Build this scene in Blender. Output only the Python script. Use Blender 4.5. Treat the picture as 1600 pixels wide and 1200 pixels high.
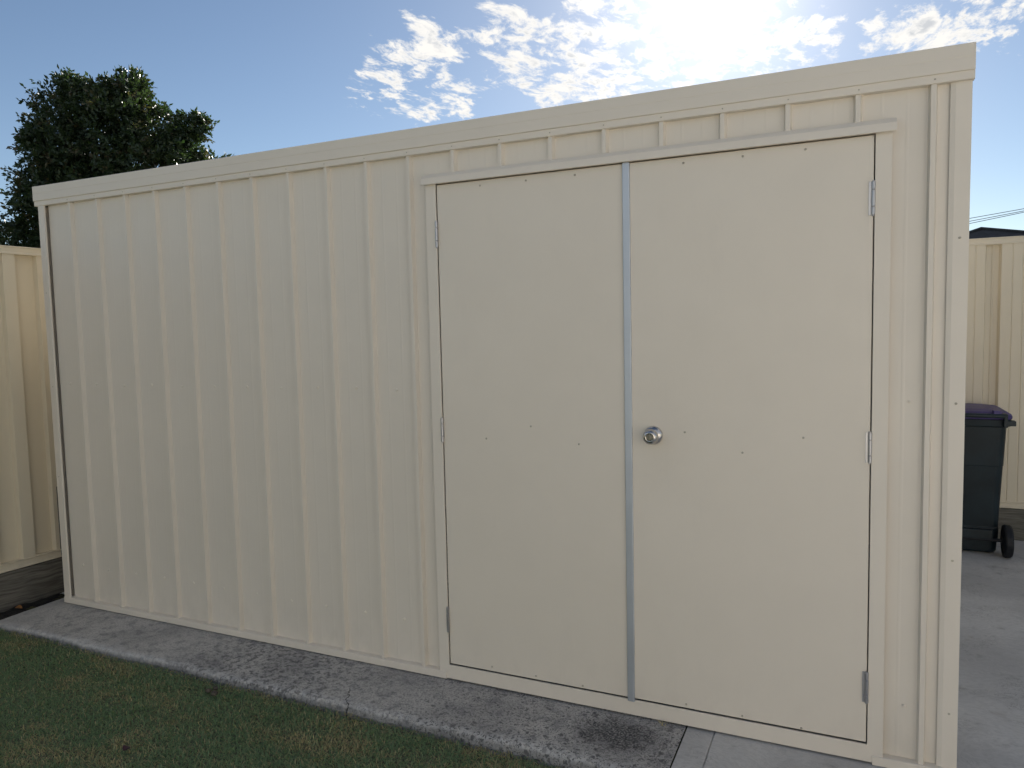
import bpy, bmesh, math, random
import numpy as np
from mathutils import Vector, Matrix, noise as mnoise

for o in list(bpy.data.objects):
    bpy.data.objects.remove(o)
scene = bpy.context.scene
COL = scene.collection
random.seed(7)
RNG = np.random.default_rng(11)

# ------------------------------------------------------------------ camera
cam_data = bpy.data.cameras.new("camera")
cam = bpy.data.objects.new("camera", cam_data)
COL.objects.link(cam)
cam_data.sensor_width = 36.0
cam_data.lens = 26.19
cam_data.clip_start = 0.05
cam_data.clip_end = 5000.0
_r = Vector((0.9098, 0.4146, -0.0222)); _u = Vector((-0.0110, 0.0775, 0.9969)); _f = Vector((-0.4150, 0.9067, -0.0751))
_m = Matrix((( _r.x, _u.x, -_f.x), (_r.y, _u.y, -_f.y), (_r.z, _u.z, -_f.z))).to_4x4()
_m.translation = Vector((3.8245, -2.6086, 1.4532))
cam.matrix_world = _m
scene.camera = cam

# ------------------------------------------------------------------ light
SUN_EL, SUN_AZ = 23.6, -9.6            # degrees; azimuth from +Y towards +X
SUN = Vector((math.sin(math.radians(SUN_AZ)) * math.cos(math.radians(SUN_EL)),
              math.cos(math.radians(SUN_AZ)) * math.cos(math.radians(SUN_EL)),
              math.sin(math.radians(SUN_EL))))
scene.view_settings.view_transform = 'Standard'
scene.view_settings.look = 'None'
scene.view_settings.exposure = 1.03
scene.view_settings.gamma = 1.0
scene.view_settings.use_curve_mapping = False

world = bpy.data.worlds.new("World")
scene.world = world
world.use_nodes = True

sun_data = bpy.data.lights.new("sun", 'SUN')
sun_data.energy = 5.0
sun_data.angle = math.radians(0.6)
sun_data.color = (1.0, 0.95, 0.87)
sun = bpy.data.objects.new("sun", sun_data)
COL.objects.link(sun)
sun.rotation_euler = (-SUN).to_track_quat('-Z', 'Y').to_euler()
sun.location = SUN * 60


class NT:
    """Terse node-tree writer."""
    def __init__(self, tree):
        self.t = tree
        tree.nodes.clear()

    def n(self, kind, ins=None, **props):
        nd = self.t.nodes.new(kind)
        for k, v in props.items():
            setattr(nd, k, v)
        for k, v in (ins or {}).items():
            s = nd.inputs[k]
            if isinstance(v, bpy.types.NodeSocket):
                self.t.links.new(v, s)
            else:
                s.default_value = v
        return nd

    def math(self, op, a, b=0.0, clamp=False):
        return self.n('ShaderNodeMath', {0: a, 1: b}, operation=op, use_clamp=clamp).outputs[0]

    def vmath(self, op, a, b=(0, 0, 0)):
        nd = self.n('ShaderNodeVectorMath', {0: a, 1: b}, operation=op)
        return nd.outputs['Value'] if op in ('DOT_PRODUCT', 'LENGTH', 'DISTANCE') else nd.outputs[0]

    def noise(self, vec, scale, detail=4.0, rough=0.55, lac=2.0, dist=0.0):
        return self.n('ShaderNodeTexNoise', {'Vector': vec, 'Scale': scale, 'Detail': detail, 'Roughness': rough,
                                             'Lacunarity': lac, 'Distortion': dist}).outputs[0]

    def ramp(self, fac, lo, hi, a=0.0, b=1.0, smooth=True):
        return self.n('ShaderNodeMapRange', {'Value': fac, 'From Min': lo, 'From Max': hi, 'To Min': a, 'To Max': b},
                      interpolation_type='SMOOTHSTEP' if smooth else 'LINEAR').outputs[0]

    def mix(self, fac, a, b, mode='MIX'):
        nd = self.n('ShaderNodeMix', data_type='RGBA', blend_type=mode)
        for s, v in ((nd.inputs[0], fac), (nd.inputs[6], a), (nd.inputs[7], b)):
            if isinstance(v, bpy.types.NodeSocket):
                self.t.links.new(v, s)
            else:
                s.default_value = (v[0], v[1], v[2], 1.0) if isinstance(v, tuple) else v
        return nd.outputs[2]

    def scalev(self, vec, xyz):
        return self.n('ShaderNodeMapping', {'Vector': vec, 'Scale': xyz}).outputs[0]


# sky: Nishita plus broken cumulus described by direction
SKY_STRENGTH = 0.05
W = NT(world.node_tree)
d = W.n('ShaderNodeTexCoord').outputs['Generated']
d = W.vmath('NORMALIZE', d)
sky = W.n('ShaderNodeTexSky', sky_type='NISHITA', sun_disc=False, sun_elevation=math.radians(SUN_EL),
          sun_rotation=math.radians(SUN_AZ), altitude=20.0, air_density=0.82, dust_density=0.10, ozone_density=1.0)
sep = W.n('ShaderNodeSeparateXYZ', {0: d})
zc = W.math('MAXIMUM', sep.outputs[2], 0.02)
inv = W.math('DIVIDE', 1.0, W.math('ADD', zc, 0.06))
plane = W.vmath('MULTIPLY', d, W.n('ShaderNodeCombineXYZ', {0: inv, 1: inv, 2: inv}).outputs[0])
PATCH = [((-0.540, 0.785, 0.303), 30, 1.2), ((-0.513, 0.801, 0.309), 36, 1.25), ((-0.461, 0.822, 0.335), 44, 1.1),
         ((-0.475, 0.808, 0.3485), 26, 1.0), ((-0.390, 0.840, 0.3776), 30, 1.1), ((-0.485, 0.829, 0.279), 24, 1.3),
         ((-0.450, 0.848, 0.279), 22, 1.3), ((-0.383, 0.858, 0.341), 30, 0.9), ((-0.348, 0.876, 0.3335), 46, 0.95),
         ((-0.352, 0.886, 0.3025), 26, 1.1), ((-0.292, 0.904, 0.3136), 54, 1.05), ((-0.265, 0.898, 0.3525), 55, 0.9),
         ((-0.208, 0.919, 0.335), 78, 1.05), ((-0.163, 0.920, 0.356), 70, 1.0), ((-0.099, 0.930, 0.355), 50, 0.8),
         ((-0.242, 0.926, 0.292), 60, 1.5), ((-0.0865, 0.945, 0.315), 32, 1.05), ((0.034, 0.946, 0.323), 34, 1.1),
         ((-0.0315, 0.947, 0.320), 22, 1.1), ((0.068, 0.950, 0.3045), 26, 1.1), ((0.112, 0.944, 0.3105), 32, 0.95),
         ((0.152, 0.9375, 0.316), 30, 1.0), ((0.134, 0.938, 0.320), 26, 0.8), ((-0.303, 0.880, 0.365), 22, 1.0)]
cover = None
for vec, rad, amp in PATCH:
    k = 1.0 / (rad / 1164.0) ** 2
    dp = W.vmath('DOT_PRODUCT', d, Vector(vec).normalized())
    g = W.math('MULTIPLY', W.math('EXPONENT', W.math('MULTIPLY', W.math('SUBTRACT', dp, 1.0), k)), amp)
    cover = g if cover is None else W.math('ADD', cover, g)
cover = W.math('MINIMUM', cover, 1.5)
# same broken cloud out of view, its cover raised to light wall and ground
far = W.ramp(W.noise(plane, 0.8, 2.0, 0.5), 0.34, 0.54, 0.0, 1.35)
front = W.vmath('DOT_PRODUCT', d, Vector((-0.415, 0.9067, 0.05)).normalized())
far = W.math('MULTIPLY', far, W.ramp(front, 0.55, 0.72, 1.0, 0.0))
cover = W.math('MAXIMUM', cover, far)
warp = W.n('ShaderNodeTexNoise', {'Vector': plane, 'Scale': 5.0, 'Detail': 3.0}).outputs['Color']
wv = W.vmath('SCALE', W.vmath('SUBTRACT', warp, (0.5, 0.5, 0.5)))
wv.node.inputs['Scale'].default_value = 0.10
pw = W.vmath('ADD', plane, wv)
pw = W.scalev(W.vmath('ADD', pw, (11.3, 8.8, 0.0)), (1.0, 0.55, 1.0))
fb = W.noise(pw, 10.5, 10.0, 0.58, 2.1)
fb2 = W.noise(pw, 26.0, 8.0, 0.62, 2.1)
dens = W.math('ADD', W.math('MULTIPLY', W.math('SUBTRACT', fb, 0.5), 2.6),
              W.math('MULTIPLY', W.math('SUBTRACT', fb2, 0.5), 1.7))
dens = W.math('ADD', dens, W.math('SUBTRACT', W.math('MULTIPLY', cover, 0.62), 0.74))
alpha = W.math('MULTIPLY', W.ramp(dens, -0.08, 0.46), W.ramp(sep.outputs[2], 0.0, 0.04))
thick = W.math('MULTIPLY', W.ramp(dens, 0.28, 0.75), W.ramp(W.noise(pw, 15.0, 6.0), 0.42, 0.62))
sd = W.math('MAXIMUM', W.vmath('DOT_PRODUCT', d, SUN), 0.0)
aure = W.math('EXPONENT', W.math('MULTIPLY', W.math('SUBTRACT', sd, 1.0), 170.0))
aure2 = W.math('EXPONENT', W.math('MULTIPLY', W.math('SUBTRACT', sd, 1.0), 22.0))
cl = W.math('SUBTRACT', 1.0, W.math('MULTIPLY', thick, 0.32))
cl = W.math('ADD', cl, W.math('MULTIPLY', aure, 0.9))
ccol = W.mix(thick, (1.0, 0.975, 0.93), (0.93, 0.96, 1.0))
CLOUD_GAIN = 10.0
ccol = W.vmath('SCALE', ccol); ccol.node.inputs['Scale'].default_value = 1.0
W.t.links.new(W.math('MULTIPLY', cl, CLOUD_GAIN), ccol.node.inputs['Scale'])
# bright thin veil round the sun
veil = W.vmath('SCALE', (1.0, 0.97, 0.92)); W.t.links.new(W.math('ADD', W.math('MULTIPLY', aure, 6.0), W.math('MULTIPLY', aure2, 1.2)), veil.node.inputs['Scale'])
skyc = W.vmath('ADD', sky.outputs[0], veil)
final = W.mix(alpha, skyc, ccol)
bg = W.n('ShaderNodeBackground', {'Color': final, 'Strength': SKY_STRENGTH})
W.n('ShaderNodeOutputWorld', {'Surface': bg.outputs[0]})
world.cycles.sampling_method = 'MANUAL'
world.cycles.sample_map_resolution = 1024

cy = scene.cycles
cy.max_bounces = 8
cy.diffuse_bounces = 5
cy.glossy_bounces = 4
cy.transmission_bounces = 4
cy.use_denoising = True
cy.sample_clamp_indirect = 6.0


# ------------------------------------------------------------------ materials
def new_mat(name):
    m = bpy.data.materials.new(name)
    m.use_nodes = True
    return m, NT(m.node_tree)


def finish(T, color, rough=0.5, metallic=0.0, spec=0.5, bump=None, bump_strength=0.2, bump_dist=0.01, **extra):
    ins = {'Base Color': color if isinstance(color, bpy.types.NodeSocket) else (*color, 1.0),
           'Roughness': rough, 'Metallic': metallic, 'Specular IOR Level': spec}
    if bump is not None:
        b = T.n('ShaderNodeBump', {'Height': bump, 'Strength': bump_strength, 'Distance': bump_dist})
        ins['Normal'] = b.outputs[0]
    ins.update(extra)
    p = T.n('ShaderNodeBsdfPrincipled', ins)
    T.n('ShaderNodeOutputMaterial', {'Surface': p.outputs[0]})
    return p


def pos(T):
    return T.n('ShaderNodeNewGeometry').outputs['Position']


def paint_mat(name, base, rough=0.42, wob=0.18, var=0.02, dirt=0.0, marks=False):
    m, T = new_mat(name)
    P = pos(T)
    a = T.noise(P, 1.3, 3.0)
    b = T.noise(P, 7.0, 5.0, 0.6)
    v = T.math('ADD', T.math('MULTIPLY', a, 0.6), T.math('MULTIPLY', b, 0.4))
    lo = tuple(c * (1 - var) for c in base); hi = tuple(min(1, c * (1 + var)) for c in base)
    col = T.mix(T.ramp(v, 0.3, 0.7), lo, hi)
    sp = T.noise(P, 150.0, 2.0)
    col = T.mix(T.ramp(sp, 0.74, 0.80, 0.0, 0.16), col, tuple(c * 0.55 for c in base))
    if dirt:
        z = T.n('ShaderNodeSeparateXYZ', {0: P}).outputs[2]
        n = T.noise(T.scalev(P, (1.0, 1.0, 0.6)), 14.0, 5.0)
        k = T.math('MULTIPLY', T.ramp(z, 0.02, 0.30, 1.0, 0.0), T.ramp(n, 0.40, 0.75))
        col = T.mix(T.math('MULTIPLY', k, dirt), col, (0.30, 0.27, 0.22))
    r = T.ramp(T.noise(P, 5.0, 4.0), 0.3, 0.7, rough - 0.05, rough + 0.06)
    if marks:
        kd = T.vmath('DISTANCE', T.scalev(P, (1.0, 0.0, 0.6)), (3.22, 0.0, 0.63))
        kd = T.math('ADD', kd, T.math('MULTIPLY', T.math('SUBTRACT', T.noise(P, 16.0, 5.0, 0.7), 0.5), 0.22))
        sm = T.ramp(kd, 0.16, 0.02)
        col = T.mix(T.math('MULTIPLY', sm, 0.05), col, (0.36, 0.31, 0.25))
        r = T.math('SUBTRACT', r, T.math('MULTIPLY', sm, 0.10))
        wipe = T.ramp(T.noise(T.scalev(P, (5.0, 5.0, 0.9)), 1.6, 6.0, 0.7), 0.55, 0.72)
        r = T.math('ADD', r, T.math('MULTIPLY', wipe, 0.10))
        col = T.mix(T.math('MULTIPLY', wipe, 0.06), col, (0.55, 0.52, 0.47))
    h = T.math('ADD', T.noise(P, 1.5, 1.5), T.math('MULTIPLY', T.noise(P, 6.0, 1.0), 0.16))
    finish(T, col, rough=r, spec=0.45, bump=h, bump_strength=wob, bump_dist=0.03)
    return m


CREAM = (0.772, 0.708, 0.612)
M = {}
M['cream'] = paint_mat('cream painted steel', CREAM, 0.40, wob=0.05, dirt=0.12)
M['cream_trim'] = paint_mat('cream painted trim', (0.782, 0.716, 0.618), 0.42, wob=0.06, dirt=0.05)
M['cream_door'] = paint_mat('cream painted door sheet', (0.782, 0.714, 0.612), 0.40, wob=0.26, dirt=0.08, marks=True)
M['fence'] = paint_mat('cream fence steel', (0.745, 0.665, 0.51), 0.42, dirt=0.5)


def metal(name, col, rough, metallic=1.0, streak=True):
    m, T = new_mat(name)
    P = pos(T)
    n = T.noise(T.scalev(P, (80, 80, 1.2)), 6.0, 3.0)
    r = T.ramp(n, 0.3, 0.7, rough - 0.06, rough + 0.08)
    c = T.mix(T.ramp(T.noise(P, 7.0, 4.0), 0.35, 0.7), tuple(x * 0.94 for x in col), col)
    finish(T, c, rough=r, metallic=metallic, bump=n, bump_strength=0.05, bump_dist=0.002)
    return m


M['alu'] = metal('satin aluminium', (0.60, 0.635, 0.69), 0.48, 0.75)
M['zinc'] = metal('zinc plated hinge steel', (0.50, 0.50, 0.52), 0.38)
M['chrome'] = metal('satin stainless steel', (0.60, 0.58, 0.56), 0.17)
M['dark_metal'] = metal('brass tinted key cylinder', (0.38, 0.35, 0.30), 0.3)


def plain(name, col, rough=0.6, var=0.25, scale=8.0, bump=0.0, spec=0.4):
    m, T = new_mat(name)
    P = pos(T)
    n = T.noise(P, scale, 6.0, 0.6)
    c = T.mix(T.ramp(n, 0.3, 0.7), tuple(x * (1 - var) for x in col), tuple(min(1, x * (1 + var)) for x in col))
    finish(T, c, rough=rough, spec=spec, bump=T.noise(P, scale * 6, 4.0) if bump else None, bump_strength=bump, bump_dist=0.01)
    return m


M['screw'] = plain('weathered painted rivet heads', (0.46, 0.42, 0.34), 0.5, 0.2, 60.0)
M['bin'] = plain('dark green black bin plastic', (0.008, 0.018, 0.024), 0.42, 0.3, 6.0, 0.05)
M['lid'] = plain('purple bin lid plastic', (0.062, 0.046, 0.165), 0.45, 0.2, 6.0, 0.05)
M['rubber'] = plain('black rubber', (0.010, 0.012, 0.016), 0.6, 0.3, 20.0)
M['board'] = plain('dark navy board', (0.012, 0.016, 0.024), 0.65, 0.3, 20.0, 0.1)
M['thatch'] = plain('lawn thatch', (0.150, 0.155, 0.095), 0.95, 0.45, 60.0, 0.6)
M['soil'] = plain('dark garden soil', (0.030, 0.028, 0.024), 0.95, 0.5, 30.0, 0.8)
M['stone'] = plain('brown stone', (0.11, 0.095, 0.075), 0.9, 0.4, 90.0, 0.5)
M['purple_leaf'] = plain('dark purple leaf', (0.035, 0.012, 0.022), 0.6, 0.3, 40.0)
M['dry_leaf'] = plain('orange brown dry leaf', (0.32, 0.15, 0.05), 0.7, 0.3, 60.0)
M['pale_leaf'] = plain('pale bleached scrap', (0.55, 0.55, 0.52), 0.7, 0.2, 60.0)
M['straw'] = plain('dry straw grass', (0.45, 0.40, 0.24), 0.8, 0.2, 60.0)
M['tile'] = plain('charcoal roof tile', (0.035, 0.037, 0.042), 0.75, 0.3, 3.0, 0.2)
M['house_wall'] = plain('rendered house wall', (0.42, 0.38, 0.32), 0.9, 0.1, 3.0)
M['render_wall'] = plain('cream rendered wall', (0.68, 0.635, 0.56), 0.9, 0.06, 3.0, 0.1)
M['glass'] = plain('dark window glass', (0.02, 0.022, 0.025), 0.06, 0.1, 2.0, 0.0, 0.6)
M['box'] = plain('pale rooftop cooler plastic', (0.50, 0.48, 0.45), 0.6, 0.1, 3.0)
M['cable'] = plain('grey overhead cable', (0.20, 0.21, 0.22), 0.7, 0.1, 3.0)
M['bark'] = plain('rough grey brown bark', (0.060, 0.048, 0.036), 0.95, 0.4, 12.0, 0.8)
M['roof_sheet'] = paint_mat('cream roof steel', CREAM, 0.40)


def timber():
    m, T = new_mat('weathered treated pine sleeper')
    P = pos(T)
    wv = T.n('ShaderNodeTexNoise', {'Vector': P, 'Scale': 2.5, 'Detail': 2.0}).outputs['Color']
    w2 = T.vmath('SCALE', T.vmath('SUBTRACT', wv, (0.5, 0.5, 0.5))); w2.node.inputs['Scale'].default_value = 0.10
    g = T.noise(T.scalev(T.vmath('ADD', P, w2), (3.0, 3.0, 55.0)), 1.6, 6.0, 0.65)
    s = T.noise(P, 3.0, 3.0)
    col = T.mix(T.ramp(g, 0.32, 0.68), (0.10, 0.094, 0.080), (0.235, 0.218, 0.185))
    col = T.mix(T.ramp(s, 0.45, 0.7, 0, 0.5), col, (0.10, 0.105, 0.085))
    finish(T, col, rough=0.9, spec=0.2, bump=g, bump_strength=0.5, bump_dist=0.004)
    return m


M['timber'] = timber()


def old_concrete():
    m, T = new_mat('old weathered concrete with exposed aggregate')
    P = pos(T)
    xyz = T.n('ShaderNodeSeparateXYZ', {0: P})
    x, y = xyz.outputs[0], xyz.outputs[1]
    big = T.noise(P, 3.0, 5.0, 0.6)
    mid = T.noise(P, 17.0, 8.0, 0.72)
    fine = T.noise(P, 120.0, 5.0, 0.7)
    streak = T.noise(T.scalev(P, (14.0, 60.0, 14.0)), 1.0, 4.0)
    col = T.mix(T.ramp(big, 0.36, 0.62), (0.42, 0.405, 0.39), (0.58, 0.56, 0.53))
    col = T.mix(T.ramp(mid, 0.48, 0.62, 0, 0.7), col, (0.26, 0.258, 0.26))
    col = T.mix(T.ramp(streak, 0.56, 0.72, 0, 0.45), col, (0.62, 0.61, 0.59))
    col = T.mix(T.ramp(fine, 0.50, 0.62, 0, 0.6), col, (0.17, 0.17, 0.17))
    # worn pale lip along the lawn edge, darker front face below it
    zz = xyz.outputs[2]
    rough_n = T.noise(P, 38.0, 6.0, 0.7)
    ye = T.math('ADD', y, T.math('MULTIPLY', T.math('SUBTRACT', T.noise(P, 9.0, 6.0, 0.7), 0.5), 0.11))
    lip = T.math('MULTIPLY', T.ramp(ye, -0.280, -0.318), T.ramp(rough_n, 0.62, 0.40, 0.05, 0.50))
    col = T.mix(lip, col, (0.64, 0.64, 0.64))
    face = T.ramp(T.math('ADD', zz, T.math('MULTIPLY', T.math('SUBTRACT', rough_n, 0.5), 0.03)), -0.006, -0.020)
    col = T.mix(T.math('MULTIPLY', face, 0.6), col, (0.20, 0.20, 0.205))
    left = T.math('MULTIPLY', T.ramp(x, 0.15, -0.15), 0.5)
    col = T.mix(T.math('MULTIPLY', left, T.ramp(mid, 0.3, 0.6)), col, (0.48, 0.475, 0.46))
    # black stain near the joint, mould speckle in the middle
    dx = T.math('MULTIPLY', T.math('SUBTRACT', x, 3.08), 1.0)
    dy = T.math('MULTIPLY', T.math('ADD', y, 0.14), 1.4)
    dist = T.math('SQRT', T.math('ADD', T.math('MULTIPLY', dx, dx), T.math('MULTIPLY', dy, dy)))
    dist = T.math('ADD', dist, T.math('MULTIPLY', T.math('SUBTRACT', mid, 0.5), 0.62))
    stain = T.math('MULTIPLY', T.ramp(dist, 0.19, 0.07), T.ramp(fine, 0.38, 0.55, 0.25, 1.0))
    col = T.mix(T.math('MULTIPLY', stain, 0.85), col, (0.035, 0.036, 0.040))
    dm = T.math('ABSOLUTE', T.math('SUBTRACT', x, 1.55))
    mould = T.math('MULTIPLY', T.ramp(dm, 0.75, 0.15), T.ramp(T.noise(P, 42.0, 8.0, 0.8), 0.49, 0.57))
    col = T.mix(T.math('MULTIPLY', mould, 0.7), col, (0.050, 0.051, 0.056))
    # exposed dark stones, mostly towards the right hand end
    wq = T.n('ShaderNodeTexNoise', {'Vector': P, 'Scale': 55.0, 'Detail': 3.0}).outputs['Color']
    wq = T.vmath('SCALE', T.vmath('SUBTRACT', wq, (0.5, 0.5, 0.5))); wq.node.inputs['Scale'].default_value = 0.030
    PQ = T.vmath('ADD', P, wq)
    st = None
    zone = T.math('ADD', T.ramp(x, 1.7, 2.7, 0.05, 1.0), T.math('MULTIPLY', T.ramp(y, -0.28, -0.34), T.ramp(x, 1.2, 2.4, 0.0, 0.3)))
    for sc_, lo_, th in ((48.0, 0.50, 0.42), (85.0, 0.44, 0.40), (150.0, 0.42, 0.42)):
        vor = T.n('ShaderNodeTexVoronoi', {'Vector': PQ, 'Scale': sc_, 'Randomness': 1.0})
        pick = T.ramp(T.noise(vor.outputs['Position'], 90.0, 2.0), lo_, lo_ + 0.10)
        q = T.math('MULTIPLY', T.ramp(vor.outputs['Distance'], th, th - 0.16), pick)
        st = q if st is None else T.math('MAXIMUM', st, q)
    st = T.math('MULTIPLY', st, zone, True)
    col = T.mix(T.math('MULTIPLY', st, 0.80, True), col, (0.095, 0.095, 0.10))
    # hairline crack
    cx_ = T.math('ADD', T.math('SUBTRACT', x, 2.02), T.math('MULTIPLY', T.math('ADD', y, 0.3), 0.55))
    cx_ = T.math('ADD', cx_, T.math('MULTIPLY', T.math('SUBTRACT', T.noise(P, 24.0, 4.0), 0.5), 0.07))
    crack = T.math('MULTIPLY', T.ramp(T.math('ABSOLUTE', cx_), 0.0035, 0.0012), T.ramp(y, -0.19, -0.24))
    col = T.mix(crack, col, (0.02, 0.02, 0.02))
    h = T.math('ADD', T.math('MULTIPLY', mid, 0.5), T.math('MULTIPLY', fine, 0.6))
    h = T.math('SUBTRACT', h, T.math('MULTIPLY', st, 0.35))
    h = T.math('SUBTRACT', h, T.math('MULTIPLY', crack, 0.6))
    finish(T, col, rough=0.92, spec=0.25, bump=h, bump_strength=0.75, bump_dist=0.008)
    return m


def new_concrete(name, broom):
    m, T = new_mat(name)
    P = pos(T)
    big = T.noise(P, 1.6, 5.0, 0.6)
    mid = T.noise(P, 11.0, 6.0, 0.65)
    fine = T.noise(P, 150.0, 4.0, 0.7)
    wv = T.n('ShaderNodeTexNoise', {'Vector': P, 'Scale': 3.5, 'Detail': 4.0}).outputs['Color']
    w2 = T.vmath('SCALE', T.vmath('SUBTRACT', wv, (0.5, 0.5, 0.5))); w2.node.inputs['Scale'].default_value = 0.35
    sw = T.noise(T.scalev(T.vmath('ADD', P, w2), (22.0, 60.0, 22.0)), 2.0, 6.0, 0.7)
    col = T.mix(T.ramp(big, 0.35, 0.65), (0.48, 0.472, 0.46), (0.62, 0.61, 0.59))
    col = T.mix(T.ramp(sw, 0.35, 0.60, 0.30, 0.0), col, (0.30, 0.295, 0.29))
    col = T.mix(T.ramp(mid, 0.55, 0.75, 0, 0.4), col, (0.155, 0.155, 0.15))
    col = T.mix(T.ramp(fine, 0.60, 0.75, 0, 0.4), col, (0.13, 0.13, 0.13))
    # scratchy dark scuffs and a rusty scuff
    sc = T.noise(T.vmath('ADD', P, w2), 18.0, 5.0, 0.7, 2.2, 1.5)
    line = T.ramp(T.math('ABSOLUTE', T.math('SUBTRACT', sc, 0.5)), 0.012, 0.004)
    area = T.ramp(T.noise(P, 4.0, 2.0), 0.52, 0.62)
    col = T.mix(T.math('MULTIPLY', T.math('MULTIPLY', line, area), 0.55), col, (0.06, 0.055, 0.05))
    col = T.mix(T.math('MULTIPLY', T.ramp(T.noise(P, 7.0, 4.0), 0.63, 0.74), 0.25), col, (0.24, 0.19, 0.15))
    h = T.math('ADD', T.math('MULTIPLY', sw, broom), T.math('MULTIPLY', fine, 0.4))
    finish(T, col, rough=0.9, spec=0.28, bump=h, bump_strength=0.35, bump_dist=0.004)
    return m


M['old_concrete'] = old_concrete()
M['new_concrete'] = new_concrete('newer grey concrete', 0.3)
M['drive'] = new_concrete('swirl finished driveway concrete', 1.2)


def ground_mat():
    m, T = new_mat('suburban ground')
    P = pos(T)
    n = T.noise(P, 0.8, 6.0, 0.65)
    f = T.noise(P, 45.0, 5.0, 0.7)
    col = T.mix(T.ramp(n, 0.4, 0.62), (0.045, 0.070, 0.026), (0.115, 0.100, 0.052))
    col = T.mix(T.ramp(f, 0.45, 0.7, 0, 0.6), col, (0.030, 0.034, 0.016))
    finish(T, col, rough=0.95, spec=0.2, bump=f, bump_strength=0.8, bump_dist=0.02)
    return m


M['ground'] = ground_mat()


def tint_mat(name, rough, spec, trans=0.0, scale=1.0):
    m, T = new_mat(name)
    c = T.n('ShaderNodeAttribute', attribute_name='tint').outputs['Color']
    p = finish(T, c, rough=rough, spec=spec)
    if trans:
        tr = T.n('ShaderNodeBsdfTranslucent', {'Color': T.mix(1.0, c, (1.5, 1.7, 0.7), 'MULTIPLY')})
        mx = T.n('ShaderNodeMixShader', {0: trans, 1: p.outputs[0], 2: tr.outputs[0]})
        out = [n for n in T.t.nodes if n.type == 'OUTPUT_MATERIAL'][0]
        T.t.links.new(mx.outputs[0], out.inputs[0])
    return m


M['grass'] = tint_mat('short lawn grass blades', 0.6, 0.25, 0.38)
M['leaf'] = tint_mat('glossy evergreen leaves', 0.42, 0.45, 0.22)


# ------------------------------------------------------------------ mesh helpers
class MB:
    """Collects polygons in world coordinates; build() links them as one mesh object."""
    def __init__(self):
        self.v, self.f = [], []

    def add(self, verts, faces):
        k = len(self.v)
        self.v += [tuple(p) for p in verts]
        self.f += [tuple(i + k for i in q) for q in faces]
        return self

    def box(self, x0, x1, y0, y1, z0, z1):
        v = [(x, y, z) for z in (z0, z1) for y in (y0, y1) for x in (x0, x1)]
        return self.add(v, [(0, 2, 3, 1), (4, 5, 7, 6), (0, 1, 5, 4), (1, 3, 7, 5), (3, 2, 6, 7), (2, 0, 4, 6)])

    def prism(self, pts, axis, a, b, closed=True):
        """pts: 2-D outline; axis 'x','y','z' is the direction swept from a to b."""
        def P(p, t):
            return {'x': (t, p[0], p[1]), 'y': (p[0], t, p[1]), 'z': (p[0], p[1], t)}[axis]
        n = len(pts)
        v = [P(p, a) for p in pts] + [P(p, b) for p in pts]
        rng = range(n if closed else n - 1)
        f = [(i, (i + 1) % n, n + (i + 1) % n, n + i) for i in rng]
        if closed:
            f += [tuple(range(n - 1, -1, -1)), tuple(range(n, 2 * n))]
        return self.add(v, f)

    def lathe(self, prof, c, axis, n=24):
        """prof: (radius, distance along axis); axis is a unit vector from centre c."""
        ax = Vector(axis).normalized()
        s = ax.orthogonal().normalized(); t = ax.cross(s)
        c = Vector(c)
        v, f = [], []
        for r, h in prof:
            for i in range(n):
                a = 2 * math.pi * i / n
                v.append(c + ax * h + s * (r * math.cos(a)) + t * (r * math.sin(a)))
        for j in range(len(prof) - 1):
            for i in range(n):
                f.append((j * n + i, j * n + (i + 1) % n, (j + 1) * n + (i + 1) % n, (j + 1) * n + i))
        f.append(tuple(range(n - 1, -1, -1)))
        f.append(tuple((len(prof) - 1) * n + i for i in range(n)))
        return self.add(v, f)

    def tube(self, pts, r, n=8):
        pts = [Vector(p) for p in pts]
        rs = r if isinstance(r, (list, tuple)) else [r] * len(pts)
        v, f = [], []
        for k, p in enumerate(pts):
            a = pts[max(0, k - 1)]; b = pts[min(len(pts) - 1, k + 1)]
            ax = (b - a).normalized()
            s = ax.cross(Vector((0.13, 0.31, 0.94))).normalized(); t = ax.cross(s)
            for i in range(n):
                g = 2 * math.pi * i / n
                v.append(p + s * rs[k] * math.cos(g) + t * rs[k] * math.sin(g))
        for j in range(len(pts) - 1):
            for i in range(n):
                f.append((j * n + i, j * n + (i + 1) % n, (j + 1) * n + (i + 1) % n, (j + 1) * n + i))
        f.append(tuple(range(n - 1, -1, -1))); f.append(tuple((len(pts) - 1) * n + i for i in range(n)))
        return self.add(v, f)

    def build(self, name, mat, parent=None, bevel=0.0, solid=0.0, smooth=False, kind=None):
        off = Vector((0, 0, 0))
        q = parent
        while q:
            off = off + q.location
            q = q.parent
        me = bpy.data.meshes.new(name)
        me.from_pydata([(p[0] - off.x, p[1] - off.y, p[2] - off.z) for p in self.v], [], self.f)
        bm = bmesh.new(); bm.from_mesh(me)
        bmesh.ops.recalc_face_normals(bm, faces=bm.faces)
        bm.to_mesh(me); bm.free()
        me.materials.append(mat)
        if smooth:
            for p in me.polygons:
                p.use_smooth = True
        o = bpy.data.objects.new(name, me)
        COL.objects.link(o)
        if parent:
            o.parent = parent
        if solid:
            s = o.modifiers.new("sheet", 'SOLIDIFY'); s.thickness = solid; s.offset = 0
        if bevel:
            b = o.modifiers.new("edge", 'BEVEL'); b.width = bevel; b.segments = 2; b.limit_method = 'ANGLE'; b.angle_limit = math.radians(40)
        if smooth == 'auto' or (bevel and not smooth):
            pass
        if kind:
            o['kind'] = kind
        return o


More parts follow.
